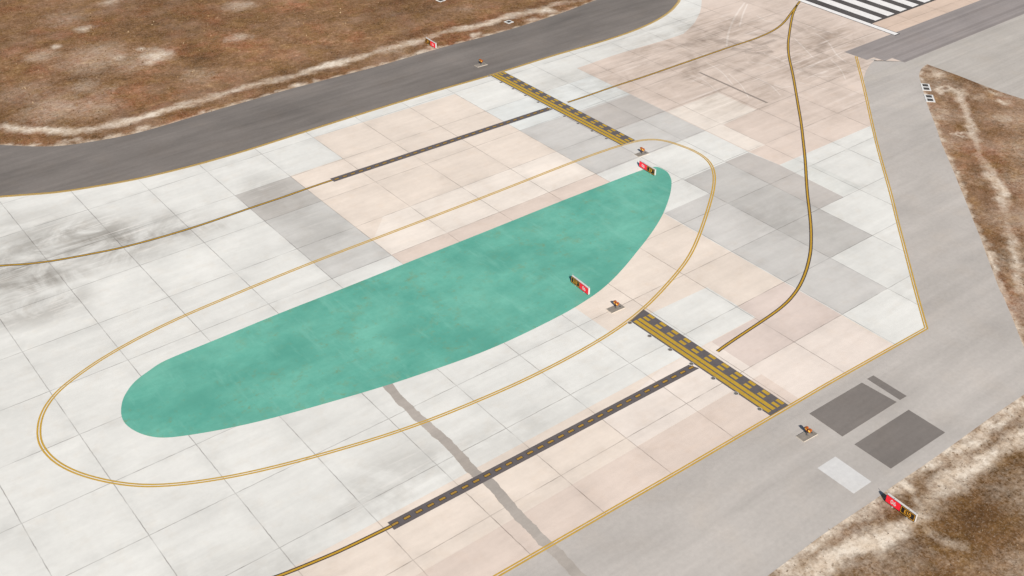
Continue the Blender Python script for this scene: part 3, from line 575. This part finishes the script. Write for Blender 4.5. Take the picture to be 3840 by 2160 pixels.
def hold_line(x0, y_top, y_bot, pairs, ytl, ybl, label):
    """y_top / y_bot give the black ends at both sides, ytl / ybl the ends of the solid lines"""
    s = Sheet(); w = 2.62
    s.poly([(x0, y_top[0]), (x0+w, y_top[1]), (x0+w, y_bot[1]), (x0, y_bot[0])], Z6+.002, 1)
    for c in (.42, 1.03):
        f = c/w
        s.poly([(x0+c-.22, ytl(f)), (x0+c+.22, ytl(f)), (x0+c+.22, ybl(f)), (x0+c-.22, ybl(f))], Z7, 0)
    for y in pairs:
        for c in (1.68, 2.34):
            s.poly([(x0+c-.19, y-.42), (x0+c+.19, y-.42), (x0+c+.19, y+.42), (x0+c-.19, y+.42)], Z7, 0)
    s.build('hold_line_marking', [M['yellow_paint'], M['black_paint']], label)
hold_line(53.03, (-42.75, -42.05), (-62.25, -62.3), [-43.54-1.79*k for k in range(11)], lambda f: -43.0, lambda f: -61.82, 'near runway hold line, yellow on black, two solid and two dashed rows')
hold_line(80.2, (17.55, 17.5), (-12.1, -12.2), [17.0-1.782*k for k in range(17)], lambda f: 17.5, lambda f: -12.05, 'far runway hold line, yellow on black, two solid and two dashed rows')

# ---------------------------------------------------------------- solid things
def mesh_obj(name, bm, mat, parent=None, bevel=0.):
    if bevel: bmesh.ops.bevel(bm, geom=[e for e in bm.edges if e.calc_face_angle(0) > .6], offset=bevel, segments=2, affect='EDGES', clamp_overlap=True)
    me = bpy.data.meshes.new(name); bm.normal_update(); bm.to_mesh(me); bm.free(); me.materials.append(mat)
    o = bpy.data.objects.new(name, me); col.objects.link(o)
    if parent: o.parent = parent
    return o
def box(bm, x0, x1, y0, y1, z0, z1):
    v = [bm.verts.new(p) for p in ((x0, y0, z0), (x1, y0, z0), (x1, y1, z0), (x0, y1, z0), (x0, y0, z1), (x1, y0, z1), (x1, y1, z1), (x0, y1, z1))]
    for f in ((0, 3, 2, 1), (4, 5, 6, 7), (0, 1, 5, 4), (1, 2, 6, 5), (2, 3, 7, 6), (3, 0, 4, 7)): bm.faces.new([v[i] for i in f])
    return bm
def lathe(bm, prof, seg=20, axis='Z', at=(0, 0, 0), cap=True):
    rings = []
    for r, h in prof:
        ring = []
        for k in range(seg):
            a = 2*math.pi*k/seg; c, s_ = r*math.cos(a), r*math.sin(a)
            p = (c, s_, h) if axis == 'Z' else ((c, -h, s_) if axis == '-Y' else (h, c, s_))
            ring.append(bm.verts.new((p[0]+at[0], p[1]+at[1], p[2]+at[2])))
        rings.append(ring)
    for a, b in zip(rings, rings[1:]):
        for k in range(seg): bm.faces.new((a[k], a[(k+1) % seg], b[(k+1) % seg], b[k]))
    if cap:
        bm.faces.new(rings[0][::-1]); bm.faces.new(rings[-1])
    bmesh.ops.recalc_face_normals(bm, faces=bm.faces)
    return bm
B = bmesh.new
def empty(name, loc, rz, label, cat, group=None):
    o = bpy.data.objects.new(name, None); col.objects.link(o); o.empty_display_size = .3
    o.location = loc; o.rotation_euler = (0, 0, rz); o['label'] = label; o['category'] = cat
    if group: o['group'] = group
    return o
def children(o): return [c for c in bpy.data.objects if c.parent == o]
def copy_tree(o, loc, rz, label):
    r = o.copy(); col.objects.link(r); r.location = loc; r.rotation_euler = (0, 0, rz); r['label'] = label
    def kids(src, dst):
        for ch in children(src):
            c = ch.copy(); col.objects.link(c); c.parent = dst; kids(ch, c)
    kids(o, r)
    return r

def lettering(text, mat, parent, cx, cz, height, width, bold, y):
    cu = bpy.data.curves.new('lettering', 'FONT'); cu.body = text; cu.size = 1.; cu.offset = bold; cu.extrude = .004
    cu.align_x = 'CENTER'; cu.resolution_u = 6
    tmp = bpy.data.objects.new('lettering', cu); col.objects.link(tmp)
    bpy.context.view_layer.update()
    me = bpy.data.meshes.new_from_object(tmp.evaluated_get(bpy.context.evaluated_depsgraph_get()))
    bpy.data.objects.remove(tmp); bpy.data.curves.remove(cu)
    co = np.array([v.co[:] for v in me.vertices]); lo, hi = co.min(0), co.max(0)
    sx, sz = width/(hi[0]-lo[0]), height/(hi[1]-lo[1])
    for v, c in zip(me.vertices, co):
        v.co = ((c[0]-(lo[0]+hi[0])/2)*sx+cx, y-c[2]*.5, (c[1]-(lo[1]+hi[1])/2)*sz+cz)
    me.materials.clear(); me.materials.append(mat); me.name = 'lettering'
    o = bpy.data.objects.new('lettering', me); col.objects.link(o); o.parent = parent
    return o

SIGN_GROUP = 'airfield mandatory signs beside the hold lines'
def make_sign(loc, rz, code, red_first, label):
    t = empty('taxiway_sign', loc, rz, label, 'sign', SIGN_GROUP)
    L, z0, z1, dp = 3.1, .13, .97, .24
    mesh_obj('cabinet', box(B(), -L/2, L/2, .012, dp, z0, z1), M['cabinet'], t, .012)
    fr = B()
    box(fr, -L/2+.004, L/2-.004, -.006, .012, z0+.004, z1-.004)
    mesh_obj('face_frame', fr, M['frame_black'], t)
    e = .035
    halves = ((-L/2+e, -.02), (.02, L/2-e))
    (rx0, rx1), (bx0, bx1) = halves if red_first else halves[::-1]
    red = mesh_obj('red_panel', box(B(), rx0, rx1, -.014, -.006, z0+e, z1-e), M['sign_red'], t)
    lettering('06', M['sign_white'], red, (rx0+rx1)/2+.02, (z0+z1)/2, .44, .56, .012, -.0185)
    blk = mesh_obj('black_panel', box(B(), bx0, bx1, -.014, -.006, z0+e, z1-e), M['frame_black'], t)
    lettering(code, M['sign_yellow'], blk, (bx0+bx1)/2, (z0+z1)/2, .42, .68 if len(code) == 3 else .52, .012, -.0185)
    bd = B(); i = .05; w = .042; zb, zt = z0+e+i*.6, z1-e-i*.6; a, b = bx0+i*.6, bx1-i*.6
    box(bd, a, b, -.019, -.0142, zt-w, zt); box(bd, a, b, -.019, -.0142, zb, zb+w)
    box(bd, a, a+w, -.019, -.0142, zb+w, zt-w); box(bd, b-w, b, -.019, -.0142, zb+w, zt-w)
    mesh_obj('border', bd, M['sign_yellow'], blk)
    for x in (-.78, .78):
        lg = lathe(B(), ((.11, 0), (.11, .03), (.045, .035), (.045, z0+.004)), 16, at=(x, .04, 0))
        mesh_obj('leg', lg, M['galv'], t)
        mesh_obj('bracket', box(B(), x-.035, x+.035, .03, .1, z1-.002, z1+.05), M['galv'], t, .006)
    for x in (-L/2+.03, L/2-.03):
        mesh_obj('lifting_rod', lathe(B(), ((.022, z1-.002), (.022, z1+.24)), 8, at=(x, dp-.05, 0)), M['galv'], t)
    return t
for a in SIGNS: make_sign(*a)

def make_guard_light(loc, rz, label):
    t = empty('runway_guard_light', loc, rz, label, 'guard light', 'twin orange guard lights at the hold lines')
    sb = mesh_obj('base_slab', box(B(), -.47, .47, -.93, .93, 0, .085), M['slab'], t, .015)
    rim = B()
    for x0, x1, y0, y1 in ((-.485, -.47, -.945, .945), (.47, .485, -.945, .945), (-.47, .47, -.945, -.93), (-.47, .47, .93, .945)): box(rim, x0, x1, y0, y1, 0, .07)
    mesh_obj('edge_strip', rim, M['slab_edge'], sb)
    mesh_obj('cover_lid', lathe(B(), ((.12, .083), (.12, .092), (.085, .094), (.08, .104), (0.02, .105)), 20, at=(.02, .58, 0)), M['dark_metal'], t)
    p = lathe(B(), ((.13, .083), (.13, .095), (.06, .10), (.045, .12), (.045, .36), (.055, .365), (.055, .40)), 18)
    mesh_obj('post', p, M['post_grey'], t)
    mesh_obj('post_joint', lathe(B(), ((.06, .40), (.075, .43), (.075, .50), (.05, .53)), 16), M['black_metal'], t)
    br = B(); box(br, -.30, .30, -.05, .05, .53, .59); box(br, -.03, .03, -.045, .045, .59, .72)
    mesh_obj('crossbar', br, M['orange'], t, .01)
    for x in (-.21, .21):
        lp = mesh_obj('lamp', lathe(B(), ((.10, -.20), (.165, -.12), (.17, .02), (.18, .03), (.18, .07), (.15, .075)), 20, '-Y', (x, 0, .78)), M['orange'], t)
        mesh_obj('lens', lathe(B(), ((.148, .076), (.12, .105), (.06, .12), (.005, .124)), 20, '-Y', (x, 0, .78)), M['amber_lit' if x > 0 else 'amber'], lp)
        hd = B(); seg = 18; rings = []
        for r in (.185, .170):
            for yy in (-.04, -.20):
                rings.append([hd.verts.new((x+r*math.cos(math.radians(-15+210*k/seg)), yy+(.09*(1-math.sin(math.radians(-15+210*k/seg))) if yy < -.1 else 0), .78+r*math.sin(math.radians(-15+210*k/seg)))) for k in range(seg+1)])
        for ra, rb in ((0, 1), (3, 2), (2, 0), (1, 3)):
            for k in range(seg): hd.faces.new((rings[ra][k], rings[ra][k+1], rings[rb][k+1], rings[rb][k]))
        for k in (0, seg): hd.faces.new((rings[0][k], rings[1][k], rings[3][k], rings[2][k]))
        bmesh.ops.recalc_face_normals(hd, faces=hd.faces)
        mesh_obj('hood', hd, M['orange_dark'], lp)
    return t
proto = make_guard_light(*GUARDS[0])
for loc, rz, label in GUARDS[1:]: copy_tree(proto, loc, rz, label)

def make_inset(loc, label, group):
    t = empty('inset_light', loc, .3, label, 'inset light', group)
    mesh_obj('sealing_ring', lathe(B(), ((.27, .0), (.27, .006), (.20, .007)), 28), M['seal'], t)
    c = mesh_obj('collar', lathe(B(), ((.20, .004), (.195, .014), (.13, .022)), 28), M['dark_metal'], t)
    mesh_obj('lens_cap', lathe(B(), ((.13, .02), (.11, .034), (.03, .04)), 20), M['lens_grey'], t)
    return t
NUM = ['first', 'second', 'third', 'fourth', 'fifth', 'sixth', 'seventh', 'eighth', 'ninth', 'tenth']
near = [(52.77+.033*k, -42.94-3.002*k, Z6-.004) for k in range(7)]
far = [(79.965, 17.58-2.992*k, Z6-.004) for k in range(10)]
pl = make_inset(near[0], 'dark round inset light by near hold line, first from the green island', 'inset lights along the near hold line')
for k, l in enumerate(near[1:], 1): copy_tree(pl, l, .3, f'dark round inset light by near hold line, {NUM[k]} from the green island')
for k, l in enumerate(far):
    o = copy_tree(pl, l, .3, f'dark round inset light by far hold line, {NUM[k]} from the dark shoulder')
    o['group'] = 'inset lights along the far hold line'

def make_pit(loc, rz, hx, hy, covers, label, group, cs=.36):
    cs += .06
    t = empty('cable_pit', loc, rz, label, 'cable pit', group)
    mesh_obj('concrete_surround', box(B(), -hx, hx, -hy, hy, 0, .05), M['pit_white'], t, .012)
    for x, y in covers:
        mesh_obj('cover', box(B(), x-cs, x+cs, y-cs, y+cs, .049, .062), M['pit_cover'], t, .006)
    return t
for a in PITS: make_pit(*a)

# ---------------------------------------------------------------- light, sky, camera
SUN_EL, SUN_AZ = math.radians(37), math.radians(61)      # shadows run towards azimuth 61 deg
dv = Vector((math.cos(SUN_AZ)*math.cos(SUN_EL), math.sin(SUN_AZ)*math.cos(SUN_EL), -math.sin(SUN_EL)))
sun = bpy.data.lights.new('sun', 'SUN'); sun.energy = 5.0; sun.angle = math.radians(.5); sun.color = (1., .955, .90)
so = bpy.data.objects.new('sun', sun); col.objects.link(so); so.rotation_euler = dv.to_track_quat('-Z', 'Y').to_euler(); so.location = (0, 0, 60)
w = bpy.data.worlds.new('World'); scene.world = w; w.use_nodes = True
bg = w.node_tree.nodes['Background']; sk = w.node_tree.nodes.new('ShaderNodeTexSky'); sk.sky_type = 'NISHITA'; sk.sun_disc = False
sk.sun_elevation = SUN_EL; sk.sun_rotation = math.atan2(-dv.x, -dv.y)
w.node_tree.links.new(sk.outputs[0], bg.inputs[0]); bg.inputs[1].default_value = .06; sk.ozone_density = 3.0; sk.air_density = 1.2

cam = bpy.data.cameras.new('camera'); co_ = bpy.data.objects.new('camera', cam); col.objects.link(co_); scene.camera = co_
r0, r1, r2 = (Vector(q) for q in CAM_ROT)
mw = Matrix((r0, -r1, -r2)).transposed().to_4x4(); mw.translation = Vector(CAM_LOC); co_.matrix_world = mw
cam.sensor_width = 36; cam.lens = CAM_F; cam.clip_start = 1.; cam.clip_end = 12000
scene.view_settings.view_transform = 'Standard'; scene.view_settings.look = 'None'; scene.view_settings.gamma = 1
scene.view_settings.exposure = .4
scene.cycles.max_bounces = 6
